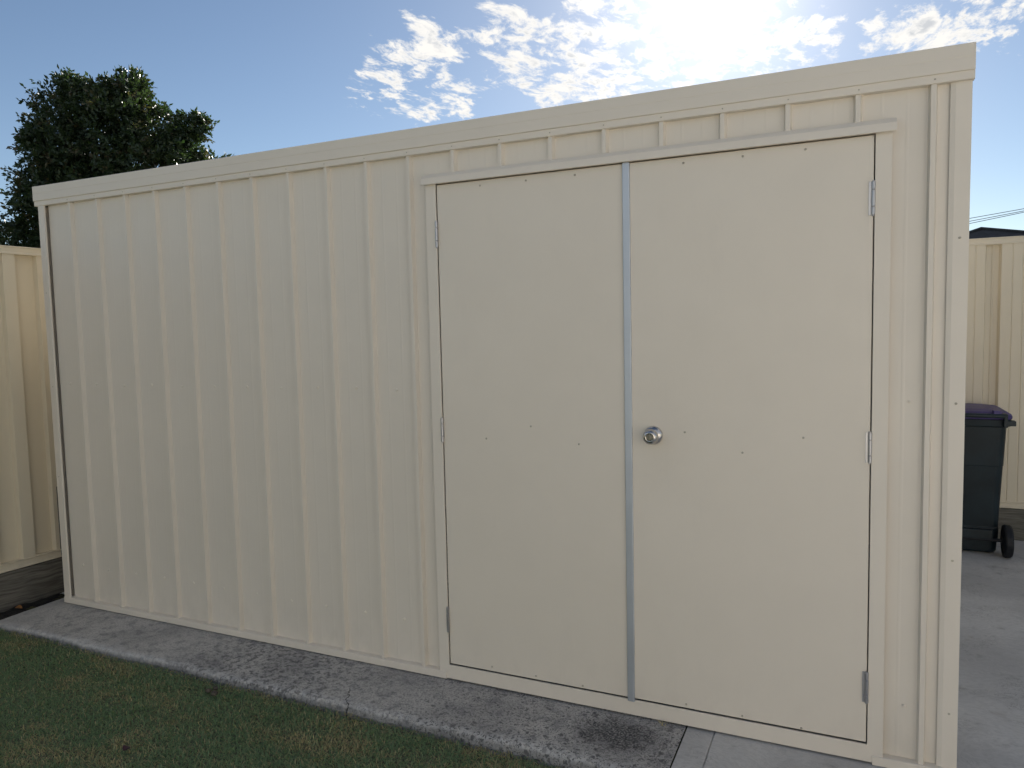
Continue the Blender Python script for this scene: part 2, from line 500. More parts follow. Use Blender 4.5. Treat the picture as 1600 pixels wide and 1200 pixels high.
def tag(o, label=None, cat=None, group=None, kind=None):
    for k, v in (('label', label), ('category', cat), ('group', group), ('kind', kind)):
        if v:
            o[k] = v
    return o


def thing(name, loc, label, cat, group=None):
    o = bpy.data.objects.new(name, None)
    o.empty_display_size = 0.1
    COL.objects.link(o)
    o.location = loc
    bpy.context.view_layer.update()
    return tag(o, label, cat, group)


def raw_mesh(name, verts, faces_flat, loop_total, mat, tint=None, smooth=False):
    """fast mesh from numpy arrays"""
    me = bpy.data.meshes.new(name)
    nv = len(verts); nl = len(faces_flat); nf = len(loop_total)
    me.vertices.add(nv); me.loops.add(nl); me.polygons.add(nf)
    me.vertices.foreach_set('co', np.asarray(verts, np.float32).ravel())
    me.loops.foreach_set('vertex_index', np.asarray(faces_flat, np.int32))
    ls = np.zeros(nf, np.int32); ls[1:] = np.cumsum(loop_total)[:-1]
    me.polygons.foreach_set('loop_start', ls)
    me.polygons.foreach_set('loop_total', np.asarray(loop_total, np.int32))
    if tint is not None:
        at = me.attributes.new('tint', 'FLOAT_COLOR', 'POINT')
        c = np.ones((nv, 4), np.float32); c[:, :3] = tint
        at.data.foreach_set('color', c.ravel())
    me.update(); me.validate()
    me.materials.append(mat)
    if smooth:
        me.polygons.foreach_set('use_smooth', np.ones(nf, bool))
    o = bpy.data.objects.new(name, me)
    COL.objects.link(o)
    return o


# ------------------------------------------------------------------ ground and paving
GZ = -0.055
g = MB()
g.add([(-900, -900, GZ), (900, -900, GZ), (900, 900, GZ), (-900, 900, GZ)], [(0, 1, 2, 3)])
tag(g.build('ground', M['ground']), kind='structure')

s = MB()
nx, ny = 40, 120
vv, ff = [], []
for j in range(ny + 1):
    for i in range(nx + 1):
        x = -0.47 + 0.31 * i / nx; y = -0.36 + 3.4 * j / ny
        z = -0.046 + 0.022 * mnoise.noise(Vector((x * 9, y * 9, 1.3))) + 0.012 * mnoise.noise(Vector((x * 40, y * 40, 4.3)))
        vv.append((x, y, z))
for j in range(ny):
    for i in range(nx):
        a = j * (nx + 1) + i
        ff.append((a, a + 1, a + nx + 2, a + nx + 1))
s.add(vv, ff)
tag(s.build('soil', M['soil'], smooth=True), kind='structure')

# old slab: a fine grid with a crumbling rounded front edge
X0, X1 = -0.184, 3.2925
cols = 640
prof = []   # (distance in from edge line, z): from under the shed to the foot of the front face
rows = [0.0, 0.05, 0.09, 0.13, 0.16, 0.19, 0.22, 0.245, 0.265, 0.28, 0.29]
vv, ff = [], []
edge_y = lambda x: -0.330 - 0.020 * max(0.0, (x - 2.0) / 1.3) + 0.010 * mnoise.noise(Vector((x * 2.1, 0.4, 0))) \
    + 0.009 * mnoise.noise(Vector((x * 11, 2.4, 0))) + 0.006 * mnoise.noise(Vector((x * 45, 5.4, 0)))
front = [(0.0, 0.0), (0.25, 0.0), (0.45, 0.0), (0.6, 0.0), (0.72, 0.0), (0.80, 0.0), (0.86, 0.0), (0.90, 0.0), (0.940, -0.0005),
         (0.966, -0.0020), (0.984, -0.0045), (0.996, -0.010), (1.003, -0.020), (1.006, -0.036), (1.008, -0.056), (1.010, -0.085)]
nr = len(front)
for i in range(cols + 1):
    x = X0 + (X1 - X0) * i / cols
    ey = edge_y(x)
    for fr, dz in front:
        y = 0.35 + (ey - 0.35) * (0.4 + 0.6 * fr) if fr < 1 else 0.35 + (ey - 0.35) * (1 + (fr - 1) * 0.7)
        k = 1.0 if fr > 0.85 else 0.35
        z = dz + k * 0.0030 * (mnoise.noise(Vector((x * 26, y * 26, dz * 26))) - 0.2) + k * 0.0016 * mnoise.noise(Vector((x * 90, y * 90, dz * 90)))
        y += (0.0060 if fr > 0.95 else 0) * mnoise.noise(Vector((x * 60, z * 60, 3)))
        vv.append((x, y, z))
for i in range(cols):
    for j in range(nr - 1):
        a = i * nr + j
        ff.append((a, a + 1, a + nr + 1, a + nr))
sl = MB(); sl.add(vv, ff)
# left end face and the part beneath the shed
sl.add([(X0, 0.2, 0.0), (X0, 0.2, -0.09), (X0, -0.335, -0.09), (X0, -0.326, -0.02), (X0, -0.30, -0.004)], [(0, 1, 2, 3, 4)])
sl.box(X0, X1, 0.2, 2.95, -0.09, -0.0035)
tag(sl.build('old_concrete_path', M['old_concrete'], smooth=True), kind='structure')

ns = MB()
ns.box(3.296, 3.392, -6.4, 0.03, -0.10, -0.001)
ns.box(3.2965, 3.40, -6.39, 0.029, -0.10, -0.006)
ns.box(3.3945, 5.2, -6.4, 0.03, -0.10, 0.001)
ns.box(3.296, 4.139, 0.0301, 2.95, -0.10, -0.0035)
tag(ns.build('concrete_path', M['new_concrete'], bevel=0.003), kind='structure')
dr = MB()
dr.box(4.139, 5.2, 0.0305, 3.08, -0.10, 0.0)
dr.box(5.2005, 12.0, -6.4, 3.08, -0.10, 0.0)
tag(dr.build('driveway', M['drive'], bevel=0.002), kind='structure')


# ------------------------------------------------------------------ the shed
shed = thing('garden_shed', (2.0, 0.0, 0.0),
             'long cream ribbed steel garden shed with double doors standing on concrete', 'shed')
RS, R0 = 0.2053, 0.1371
CR, FL, DP = 0.0065, 0.0060, 0.0195


def wall_profile(x0, x1, lap=0.0):
    """(x, y) outline of ribbed sheet, pans at y=DP, rib crests at y=0."""
    pts = [(x0, DP - lap)]
    i0 = math.floor((x0 - R0) / RS)
    for i in range(i0, i0 + 40):
        c = R0 + RS * i
        if c + CR + FL > x1 + 1e-6:
            break
        if c - CR - FL >= x0 - 1e-6:
            pts += [(c - CR - FL, DP - lap), (c - CR, 0 - lap), (c + CR, 0 - lap), (c + CR + FL, DP - lap)]
        for q in (0.33, 0.67):
            w = c + RS * q
            if x0 + 0.01 < w < x1 - 0.012:
                pts += [(w - 0.006, DP - lap), (w - 0.002, DP - 0.0004 - lap), (w + 0.002, DP - 0.0004 - lap), (w + 0.006, DP - lap)]
    pts.append((x1, DP - lap))
    pts = sorted(set(pts))
    return pts


lapx = [R0 + RS * i for i in (3, 7, 11, 15, 19)]
Z0, ZT = 0.012, 2.166


def sheet(parts, lap):
    m = MB()
    for x0, x1, z0, z1 in parts:
        m.prism(wall_profile(x0, x1, lap), 'z', z0, z1, closed=False)
    return m.build('cladding_sheet', M['cream'], shed, solid=0.0007)


sheet([(-0.0505, lapx[0] + 0.010, Z0, ZT)], 0.0)
sheet([(lapx[0] - 0.017, lapx[1] + 0.010, Z0, ZT)], 0.0012)
sheet([(lapx[1] - 0.017, 2.290, Z0, ZT), (2.290, lapx[2] + 0.010, 2.035, ZT)], 0.0)
sheet([(lapx[2] - 0.017, lapx[3] + 0.010, 2.035, ZT)], 0.0012)
sheet([(lapx[3] - 0.017, 3.915, 2.035, ZT), (3.915, lapx[4] + 0.010, Z0, ZT)], 0.0)
sheet([(lapx[4] - 0.017, 4.118, Z0, ZT)], 0.0012)

# other walls and roof
YB = 2.62


def side_profile(a, b):
    n = int((b - a) / RS)
    pts = [(a, 0)]
    for i in range(n):
        c = a + RS * (i + 0.5)
        pts += [(c - 0.016, 0), (c - 0.009, 1), (c + 0.009, 1), (c + 0.016, 0)]
    return pts + [(b, 0)]


for xw, sg in ((-0.088, -1), (4.123, 1)):
    m = MB(); m.prism([(xw + sg * DP * q, y) for y, q in side_profile(0.03, YB)], 'z', Z0, ZT - 0.03, closed=False)
    m.build('side_cladding', M['cream'], shed, solid=0.0007)
m = MB(); m.prism([(x, YB + DP * q) for x, q in side_profile(-0.088, 4.123)], 'z', Z0, ZT - 0.03, closed=False)
m.build('rear_cladding', M['cream'], shed, solid=0.0007)
m = MB(); m.add([(-0.10, 0.012, 2.205), (4.13, 0.012, 2.205), (4.13, YB + 0.10, 2.15), (-0.10, YB + 0.10, 2.15)], [(0, 1, 2, 3)])
m.build('roof', M['roof_sheet'], shed, solid=0.02)

# fascia: folded barge cap, front and both sides
fp = [(0.020, 2.1500), (-0.0050, 2.1500), (-0.0068, 2.1518), (-0.0068, 2.1755), (-0.0118, 2.1760), (-0.0122, 2.1775), (-0.0120, 2.214), (-0.0127, 2.2165),
      (-0.0125, 2.2520), (0.030, 2.2545), (0.030, 2.245), (0.004, 2.244), (0.004, 2.158), (0.020, 2.158)]
m = MB(); m.prism(fp, 'x', -0.126, 4.1425)
m.build('fascia', M['cream_trim'], shed, bevel=0.0012)
for xs, sg in ((-0.126, 1), (4.1425, -1)):
    m = MB(); m.box(min(xs, xs + sg * 0.006), max(xs, xs + sg * 0.006), 0.031, YB + 0.12, 2.165, 2.252)
    m.build('side_fascia', M['cream_trim'], shed, bevel=0.001)
m = MB(); m.box(-0.1195, 4.136, YB + 0.112, YB + 0.118, 2.09, 2.20)
m.build('rear_fascia', M['cream_trim'], shed)

# corner trims (folded angle with a small return lip)
m = MB(); m.prism([(-0.101, 0.055), (-0.101, -0.0045), (-0.055, -0.0045), (-0.053, 0.004), (-0.056, 0.004), (-0.0575, -0.0030), (-0.0985, -0.0030), (-0.0985, 0.055)], 'z', 0.034, 2.151)
m.build('corner_trim', M['cream_trim'], shed, bevel=0.0010)
m = MB(); m.prism([(4.138, 0.055), (4.138, 0.0060), (4.096, 0.0060), (4.0820, 0.0100), (4.0822, 0.0116), (4.0965, 0.0076), (4.1362, 0.0076), (4.1362, 0.055)], 'z', 0.034, 2.151)
m.build('corner_trim', M['cream_trim'], shed, bevel=0.0008)

# base channels
bp = [(0.02, 0.004), (-0.0065, 0.004), (-0.0075, 0.006), (-0.0075, 0.0330), (-0.0045, 0.0350), (0.012, 0.0365), (0.02, 0.0365)]
m = MB(); m.prism(bp, 'x', -0.103, 2.3045)
m.build('base_channel', M['cream_trim'], shed, bevel=0.0008)
m = MB(); m.prism([(y - 0.001, z - 0.002) for y, z in bp], 'x', 3.898, 4.140)
m.build('base_channel', M['cream_trim'], shed, bevel=0.0008)

# door frame: jambs and sill as one folded frame
m = MB()
m.prism([(2.2715, 0.008), (2.2715, 2.040), (2.3175, 2.040), (2.3175, 0.0658), (3.8830, 0.0658), (3.8830, 2.040), (3.9290, 2.040), (3.9290, 0.008)],
        'y', -0.0045, 0.003)
m.build('door_frame', M['cream_trim'], shed, bevel=0.0010)
# head flashing
m = MB()
m.prism([(0.012, 2.0660), (-0.004, 2.0660), (-0.0200, 2.0500), (-0.0225, 2.0255), (-0.0210, 2.0235), (-0.0190, 2.0250), (-0.0170, 2.0480), (-0.003, 2.0620), (0.012, 2.0620)],
        'x', 2.261, 3.9405)
m.build('head_flashing', M['cream_trim'], shed, bevel=0.0008)
m = MB(); m.box(2.3175, 3.8830, 0.004, 0.030, 2.0275, 2.060)
m.build('door_head', M['cream_trim'], shed)


def hinge(door, x, z0, z1, leaf):
    m = MB()
    n = (z1 - z0)
    cuts = [(z0, z0 + n * 0.24), (z0 + n * 0.25, z0 + n * 0.75), (z0 + n * 0.76, z1)]
    for a, b in cuts:
        m.lathe([(0.0045, 0), (0.0060, 0.0015), (0.0060, b - a - 0.0015), (0.0045, b - a)], (x, -0.0072, a), (0, 0, 1), 14)
    m.lathe([(0.0030, 0), (0.0030, n + 0.006)], (x, -0.0072, z0 - 0.003), (0, 0, 1), 10)
    m.box(min(x, x + leaf), max(x, x + leaf), -0.0028, -0.0010, z0, z1)
    return m.build('hinge', M['zinc'], door)


def rivets(mb, pts, y=-0.0005, r=0.0033):
    for x, z in pts:
        mb.lathe([(r * 1.25, 0), (r * 1.2, 0.0008), (r, 0.0016), (r * 0.55, 0.0026)], (x, y, z), (0, -1, 0), 8)


def door(x0, x1, label, hx, leaf):
    m = MB(); m.box(x0, x1, 0.0, 0.034, 0.0712, 2.0225)
    dd = m.build('door', M['cream_door'], shed, bevel=0.0018)
    dd['label'] = label
    for a, b in ((1.778, 1.881), (0.999, 1.097), (0.208, 0.311)):
        hinge(dd, hx, a, b, leaf)
    return dd


# sub-parts keep world-space vertices relative to the shed's base: give the door parts the same origin
ld = door(2.3215, 3.0785, 'narrower left door leaf', 2.3194, -0.012)
rd = door(3.1005, 3.8795, 'wider right door leaf with the round knob', 3.8790, -0.013)
xs_l, xs_r = (2.514, 2.706, 2.900), (3.293, 3.488, 3.681)
for dd, xs, zz in ((ld, xs_l, (1.020, 1.075, 1.015)), (rd, xs_r, (1.075, 1.012, 1.071))):
    m = MB()
    rivets(m, [(x, 2.002) for x in xs] + list(zip(xs, zz)) + [(x, 0.0895 - 0.004 * (i + (dd is rd))) for i, x in enumerate(xs)])
    r = m.build('rivets', M['screw'], dd, smooth=True, kind='stuff')
m = MB()
m.prism([(3.0795, 0.0), (3.0795, -0.0095), (3.0810, -0.0110), (3.1040, -0.0110), (3.1055, -0.0095), (3.1055, 0.0)], 'z', 0.0620, 2.0235)
m.build('cover_strip', M['alu'], rd, bevel=0.0006)
m = MB()
KC = (3.182, -0.0002, 1.060)
m.lathe([(0.0335, 0), (0.0335, 0.004), (0.0315, 0.0085), (0.022, 0.0135), (0.0155, 0.016), (0.0150, 0.024), (0.0200, 0.029), (0.0262, 0.036), (0.0278, 0.043),
         (0.0265, 0.050), (0.0225, 0.056), (0.0175, 0.0595), (0.0140, 0.0602), (0.0125, 0.0590), (0.0120, 0.0565)], KC, (0, -1, 0), 40)
kn = m.build('door_knob', M['chrome'], rd, smooth=True)
m = MB()
m.lathe([(0.0110, 0.055), (0.0110, 0.0590), (0.0100, 0.0600)], KC, (0, -1, 0), 20)
m.lathe([(0.0060, 0.0590), (0.0060, 0.0615), (0.0050, 0.0622)], KC, (0, -1, 0), 16)
m.box(KC[0] - 0.0008, KC[0] + 0.0008, KC[1] - 0.0627, KC[1] - 0.0610, KC[2] - 0.0040, KC[2] + 0.0040)
m.build('key_cylinder', M['dark_metal'], rd)

# wall screws on the pans, and along the flashing and corner trim
m = MB()
pan = [R0 + RS * (i + 0.5) for i in range(-1, 10)]
rng = random.Random(3)
pts = [(x + rng.uniform(-.006, .006), 1.2075 + rng.uniform(-.004, .004)) for x in pan] + [(x + rng.uniform(-.006, .006), 0.2205 + rng.uniform(-.005, .005)) for x in pan]
pts += [(3.990, 1.196), (3.989, 0.209)]
for x, z in pts:
    m.lathe([(0.0072, 0), (0.0072, 0.0012), (0.0048, 0.0014), (0.0048, 0.0050), (0.0030, 0.0060)], (x, DP - 0.0004, z), (0, -1, 0), 8)
m.build('wall_screws', M['cream_trim'], shed, kind='stuff')
m = MB()
rivets(m, [(4.114, z) for z in (1.693, 1.193, 0.704, 0.212)], y=0.0058, r=0.0032)
rivets(m, [(-0.079, z) for z in (1.693, 1.193, 0.704)], y=-0.0047, r=0.0025)
rivets(m, [(R0 + RS * i + 0.002, 2.163) for i in range(0, 20)], y=-0.0070, r=0.0021)
m.build('trim_rivets', M['screw'], shed, kind='stuff')


# ------------------------------------------------------------------ fences
def fence(name, label, base, ang, length, t0, profile, post_ts, sheets, zs, sleepers, nrm=-1):
    """builds along local +t from base; local n points at the viewer side."""
    root = thing(name, (base[0], base[1], 0.0), label, 'fence')
    c, s_ = math.cos(ang), math.sin(ang)

    def T_(t, n, z):
        return (base[0] + c * t - s_ * n, base[1] + s_ * t + c * n, z)

    def lbox(t0_, t1_, n0, n1, z0, z1):
        m = MB(); m.box(t0_, t1_, n0, n1, z0, z1)
        m.v = [T_(*p) for p in m.v]
        return m
    zr0, zr1, zc0, zc1 = zs
    # cap and bottom rails: folded C sections with a bead
    for nm, a, b in (('cap_rail', zc0, zc1), ('bottom_rail', zr0, zr1)):
        h = b - a
        outl = [(-0.024, a), (0.024, a), (0.024, a + h * 0.18), (0.0205, a + h * 0.28), (0.0205, b - h * 0.22), (0.024, b - h * 0.14), (0.024, b), (-0.024, b),
                (-0.024, b - h * 0.14), (-0.0205, b - h * 0.22), (-0.0205, a + h * 0.28), (-0.024, a + h * 0.18)]
        ts = [t0] + [p for p in post_ts if t0 < p < t0 + length] + [t0 + length]
        for k in range(len(ts) - 1):
            m = MB(); m.prism([(n, z) for n, z in outl], 'x', ts[k] + 0.0008, ts[k + 1] - 0.0008)
            m.v = [T_(*p) for p in m.v]
            m.build(nm, M['fence'], root, bevel=0.0012)
    t = t0
    pts = profile(t0, length)
    k = 0
    while k < len(pts) - 1:
        e = min(len(pts) - 1, k + sheets)
        m = MB(); m.prism([(a, b) for a, b in pts[k:e + 1]], 'z', zr0 + 0.004, zc1 - 0.008, closed=False)
        m.v = [T_(*p) for p in m.v]
        m.build('fence_sheet', M['fence'], root, solid=0.0008)
        k = e
    for p in post_ts:
        lbox(p - 0.022, p + 0.022, nrm * 0.030 - 0.004, nrm * 0.030 + 0.004, -0.1, zc0).build('post', M['fence'], root, bevel=0.001)
    for a, b, z0, z1 in sleepers:
        lbox(a, b, -0.022, 0.022, z0, z1).build('sleeper', M['timber'], root, bevel=0.004)
    return root


def trap(period, crest, flank, depth, phase, sign, swages=()):
    """trapezoid corrugation: crest sits at n = sign*depth/2 facing the viewer"""
    def f(t0, length):
        pts = []
        i = math.floor((t0 - phase) / period)
        while phase + i * period < t0 + length:
            a = phase + i * period
            h = sign * depth / 2
            pts += [(a, h), (a + crest, h), (a + crest + flank, -h), (a + crest + flank + (period - crest - 2 * flank) * 0.40, -h), (a + crest + flank + (period - crest - 2 * flank) * 0.46, -h * 0.72), (a + crest + flank + (period - crest - 2 * flank) * 0.56, -h * 0.72), (a + crest + flank + (period - crest - 2 * flank) * 0.62, -h), (a + period - flank, -h)]
            i += 1
            if not swages:
                pts = [p for p in pts if abs(p[1]) > abs(h) * 0.9]
            for q in swages:
                w = a + crest * q
                pts += [(w - 0.005, h), (w - 0.002, h - sign * 0.0035), (w + 0.002, h - sign * 0.0035), (w + 0.005, h)]
        pts.sort()
        return [p for p in pts if t0 <= p[0] <= t0 + length]
    return f


# left: runs back from the lawn, seen side on beside the shed (front face is local -n = +x)
LA = math.radians(85.6)
fence('steel_fence', 'cream steel fence on a timber sleeper left of the shed, warm light near its top', (-0.451, -0.107), LA, 5.2, -2.0,
      trap(0.183, 0.064, 0.006, 0.034, 0.100, -1), (-1.2, 1.15), 30, (0.166, 0.212, 1.922, 1.967),
      [(-2.0, -0.55, -0.09, 0.160), (-0.546, 1.85, -0.062, 0.160), (1.854, 3.2, -0.062, 0.160)])
# rear: runs across behind shed and driveway
fence('steel_fence', 'cream steel fence with dark ribs behind the bin, right of the shed', (-0.25, 3.13), 0.0, 9.4, 0.0,
      trap(0.262, 0.172, 0.010, 0.036, 0.2285, -1, (0.34, 0.68)), (1.40, 3.75, 6.10, 8.45), 48, (0.203, 0.246, 1.921, 1.966),
      [(0.0, 2.40, -0.06, 0.199), (2.404, 4.80, -0.06, 0.199), (4.804, 7.20, -0.06, 0.199), (7.204, 9.4, -0.06, 0.199)])

m = MB(); m.box(-0.418, -0.112, 0.196, 0.212, -0.07, 0.585)
tag(m.build('board', M['board'], bevel=0.002), 'dark navy board standing upright in the gap between shed and fence', 'board')


# ------------------------------------------------------------------ wheelie bin
bn = thing('wheelie_bin', (4.46, 2.82, 0.0), 'dark green wheelie bin with purple lid standing by the rear fence', 'bin')


def rrect(cx, cyy, w, dpt, r, z, n=5):
    out = []
    for qx, qy, a0 in ((1, 1, 0), (-1, 1, 90), (-1, -1, 180), (1, -1, 270)):
        for k in range(n + 1):
            a = math.radians(a0 + 90 * k / n)
            out.append((cx + qx * (w / 2 - r) + r * math.cos(a), cyy + qy * (dpt / 2 - r) + r * math.sin(a), z))
    return out


def loft(rings, cap=True):
    m = MB(); n = len(rings[0]); v = [p for r in rings for p in r]; f = []
    for j in range(len(rings) - 1):
        for i in range(n):
            f.append((j * n + i, j * n + (i + 1) % n, (j + 1) * n + (i + 1) % n, (j + 1) * n + i))
    if cap:
        f += [tuple(range(n - 1, -1, -1)), tuple((len(rings) - 1) * n + i for i in range(n))]
    return m.add(v, f)


BC = 4.46
rings = []
for z, w, yb, yf, r in ((0.010, 0.355, 2.690, 3.030, 0.04), (0.022, 0.372, 2.683, 3.040, 0.045), (0.095, 0.380, 2.678, 3.045, 0.045), (0.100, 0.384, 2.674, 3.046, 0.045),
                        (0.165, 0.388, 2.672, 3.048, 0.045), (0.170, 0.385, 2.678, 3.050, 0.045), (0.55, 0.412, 2.650, 3.070, 0.05), (0.555, 0.416, 2.648, 3.072, 0.05), (0.795, 0.432, 2.632, 3.085, 0.05), (0.800, 0.470, 2.612, 3.098, 0.05),
                        (0.838, 0.474, 2.608, 3.100, 0.05), (0.842, 0.466, 2.612, 3.097, 0.05)):
    rings.append(rrect(BC, (yb + yf) / 2, w, yf - yb, r, z))
loft(rings).build('body', M['bin'], bn, smooth=False, bevel=0.002)
m = MB()
m.box(4.30, 4.615, 2.640, 2.690, 0.105, 0.160)
m.build('axle_housing', M['bin'], bn, bevel=0.004)
m = MB(); m.tube([(4.205, 2.648, 0.100), (4.715, 2.648, 0.100)], 0.010, 10)
m.build('axle', M['rubber'], bn)
for xw in (4.230, 4.690):
    m = MB()
    m.lathe([(0.030, -0.026), (0.034, -0.022), (0.078, -0.016), (0.082, -0.022), (0.094, -0.021), (0.0995, -0.012), (0.0995, 0.012), (0.094, 0.021), (0.082, 0.022),
             (0.078, 0.016), (0.034, 0.022), (0.030, 0.026)], (xw, 2.648, 0.100), (1, 0, 0), 32)
    m.build('wheel', M['rubber'], bn, smooth=False)
# handle bar across the back with its side brackets
m = MB()
m.tube([(4.262, 2.575, 0.869), (4.66, 2.575, 0.869)], 0.013, 10)
for xb in (4.262, 4.372, 4.655):
    m.box(xb - 0.010, xb + 0.010, 2.565, 2.640, 0.800, 0.880)
m.box(4.645, 4.712, 2.600, 2.660, 0.806, 0.836)
m.box(4.208, 4.275, 2.600, 2.660, 0.806, 0.836)
m.build('handle', M['bin'], bn, bevel=0.003)
lr = []
for z, w, yb, yf, r in ((0.843, 0.478, 2.604, 3.112, 0.05), (0.858, 0.482, 2.602, 3.112, 0.05), (0.872, 0.470, 2.610, 3.105, 0.05), (0.886, 0.42, 2.64, 3.08, 0.06), (0.897, 0.30, 2.70, 3.02, 0.08), (0.900, 0.12, 2.78, 2.94, 0.05)):
    lr.append(rrect(BC, (yb + yf) / 2, w, yf - yb, r, z))
ld_ = loft(lr)
for xb in (4.33, 4.612):
    ld_.box(xb - 0.020, xb + 0.020, 2.572, 2.640, 0.872, 0.899)
ld_.build('lid', M['lid'], bn, bevel=0.003)


# ------------------------------------------------------------------ far house and cables
hs = thing('house', (10.0, 37.0, 0.0), 'dark hip roofed house beyond the rear fence, under the overhead cables', 'house')
AP = (9.02, 37.0, 5.42); AP2 = (9.5, 40.0, 5.42)
e0, e1, y0, y1, ze = 1.7, 21.0, 32.0, 46.0, 2.75
m = MB()
m.add([(e0, y0, ze), (e1, y0, ze), (e1, y1, ze), (e0, y1, ze), AP, AP2, (e0, y0, ze - .15), (e1, y0, ze - .15), (e1, y1, ze - .15), (e0, y1, ze - .15)],
      [(0, 1, 4), (1, 2, 5, 4), (2, 3, 5), (3, 0, 4, 5), (0, 1, 7, 6), (1, 2, 8, 7), (2, 3, 9, 8), (3, 0, 6, 9), (6, 7, 8, 9)])
rf = m.build('roof', M['tile'], hs)
m = MB(); m.tube([AP, (e1, y0, ze + 0.02)], 0.09, 6); m.tube([AP, (e0, y0, ze + 0.02)], 0.09, 6); m.tube([AP, AP2], 0.09, 6)
m.build('ridge_capping', M['tile'], rf)
m = MB(); m.box(e0 + 0.5, e1 - 0.5, y0 + 0.5, y1 - 0.5, -0.05, ze - 0.15)
m.build('wall', M['house_wall'], hs)
m = MB(); m.box(10.6, 11.1, 35.6, 36.2, 4.70, 5.03); m.box(10.55, 11.15, 35.55, 36.25, 5.031, 5.10)
m.build('rooftop_cooler', M['box'], hs, bevel=0.02)

# house across the yard, behind the viewer, facing the shed
hb = thing('house', (9.0, -7.0, 0.0), 'cream rendered house facing the shed across the yard, mirrored tiny in the door knob', 'house')
HY = -6.5
openings = [(6.6, 8.4, 0.95, 2.05), (10.4, 12.5, 0.0, 2.10), (14.0, 15.4, 0.95, 2.05)]
m = MB()
xs_ = [3.0]
for a, b, z0, z1 in openings:
    m.box(xs_[-1], a, HY - 0.2, HY, -0.1, 2.70)
    m.box(a, b, HY - 0.2, HY, z1, 2.70)
    if z0 > 0.1:
        m.box(a, b, HY - 0.2, HY, -0.1, z0)
    xs_.append(b)
m.box(xs_[-1], 17.0, HY - 0.2, HY, -0.1, 2.70)
m.box(3.0, 3.2, HY - 7.0, HY - 0.2, -0.1, 2.70); m.box(16.8, 17.0, HY - 7.0, HY - 0.2, -0.1, 2.70); m.box(3.0, 17.0, HY - 7.2, HY - 7.0, -0.1, 2.70)
m.build('wall', M['render_wall'], hb)
for a, b, z0, z1 in openings:
    m = MB()
    for q in ((a, a + 0.05, z0, z1), (b - 0.05, b, z0, z1), ((a + b) / 2 - 0.03, (a + b) / 2 + 0.03, z0, z1)):
        m.box(q[0], q[1], HY - 0.13, HY - 0.06, q[2], q[3])
    m.box(a + 0.051, b - 0.051, HY - 0.128, HY - 0.062, z1 - 0.05, z1); m.box(a + 0.051, b - 0.051, HY - 0.128, HY - 0.062, z0, z0 + 0.05)
    w = m.build('window', M['alu'], hb)
    m = MB(); m.box(a + 0.02, b - 0.02, HY - 0.10, HY - 0.09, z0 + 0.02, z1 - 0.02)
    m.build('pane', M['glass'], w)
m = MB()
m.add([(2.5, HY + 0.45, 2.66), (17.5, HY + 0.45, 2.66), (17.5, HY - 7.6, 2.66), (2.5, HY - 7.6, 2.66), (6.6, HY - 3.6, 4.25), (13.4, HY - 3.6, 4.25)],
      [(0, 1, 5, 4), (1, 2, 5), (2, 3, 4, 5), (3, 0, 4), (3, 2, 1, 0)])
m.build('roof', M['tile'], hb)
m = MB(); m.tube([(2.5, HY + 0.50, 2.66), (17.5, HY + 0.50, 2.66)], 0.06, 8)
m.build('gutter', M['cream_trim'], hb)

for nm, a, b in (('upper', (6.457, 19.233, 3.918), (7.545, 19.075, 4.039)), ('middle', (6.459, 19.233, 3.847), (7.546, 19.074, 3.986)), ('lowest', (6.46, 19.233, 3.792), (7.547, 19.074, 3.955))):
    A_, B_ = Vector(a), Vector(b)
    dd = B_ - A_
    pts = []
    for k in range(33):
        t = -1.6 + k * 0.45
        pts.append(A_ + dd * t + Vector((0, 0, 0.0016 * t * (t - 1))))
    m = MB(); m.tube(pts, 0.0075, 6)
    tag(m.build('power_line', M['cable']), nm + ' of the three thin power lines crossing the sky right of the shed', 'power line', 'power lines')


# ------------------------------------------------------------------ tree behind the left fence
LOBES = [((-7.52, 5.56, 5.02), 0.50), ((-7.095, 6.153, 5.06), 0.54), ((-7.30, 5.90, 4.50), 0.90), ((-6.84, 6.46, 4.86), 0.56), ((-6.55, 6.80, 4.50), 0.36),
         ((-6.37, 6.99, 4.98), 0.13), ((-7.62, 5.42, 4.30), 0.56), ((-7.74, 5.26, 3.72), 0.46), ((-7.86, 5.08, 3.30), 0.36), ((-8.02, 4.83, 2.95), 0.30), ((-7.45, 5.68, 3.50), 0.90),
         ((-6.85, 6.45, 4.20), 0.78), ((-7.2, 6.0, 3.30), 1.0), ((-6.97, 6.31, 5.56), 0.13), ((-7.50, 5.60, 5.40), 0.15), ((-7.2, 6.0, 2.6), 1.0),
         ((-6.25, 7.16, 4.22), 0.32), ((-7.82, 5.20, 4.55), 0.20), ((-7.12, 6.12, 5.40), 0.20)]
tr = thing('evergreen_tree', (-7.25, 5.95, GZ), 'dense dark green broadleaf tree rising beyond the left fence', 'tree')
view = Vector((-0.7, 0.72, 0)).normalized()
m = MB()
tb = Vector((-7.25, 5.95, GZ))
m.tube([tb, tb + Vector((0.03, 0.02, 1.0)), tb + Vector((-0.02, 0.05, 2.0)), tb + Vector((0.05, 0.0, 3.0)), tb + Vector((0.1, 0.05, 4.3))], [0.20, 0.16, 0.14, 0.11, 0.04], 10)
for (c, r) in LOBES:
    st = tb + Vector((0, 0, 1.5 + 0.35 * (c[2] - 1.5)))
    mid = (st + Vector(c)) / 2 + Vector((0, 0, -0.15))
    m.tube([st, mid, Vector(c)], [0.07, 0.045, 0.012], 6)
m.build('trunk', M['bark'], tr, smooth=True)


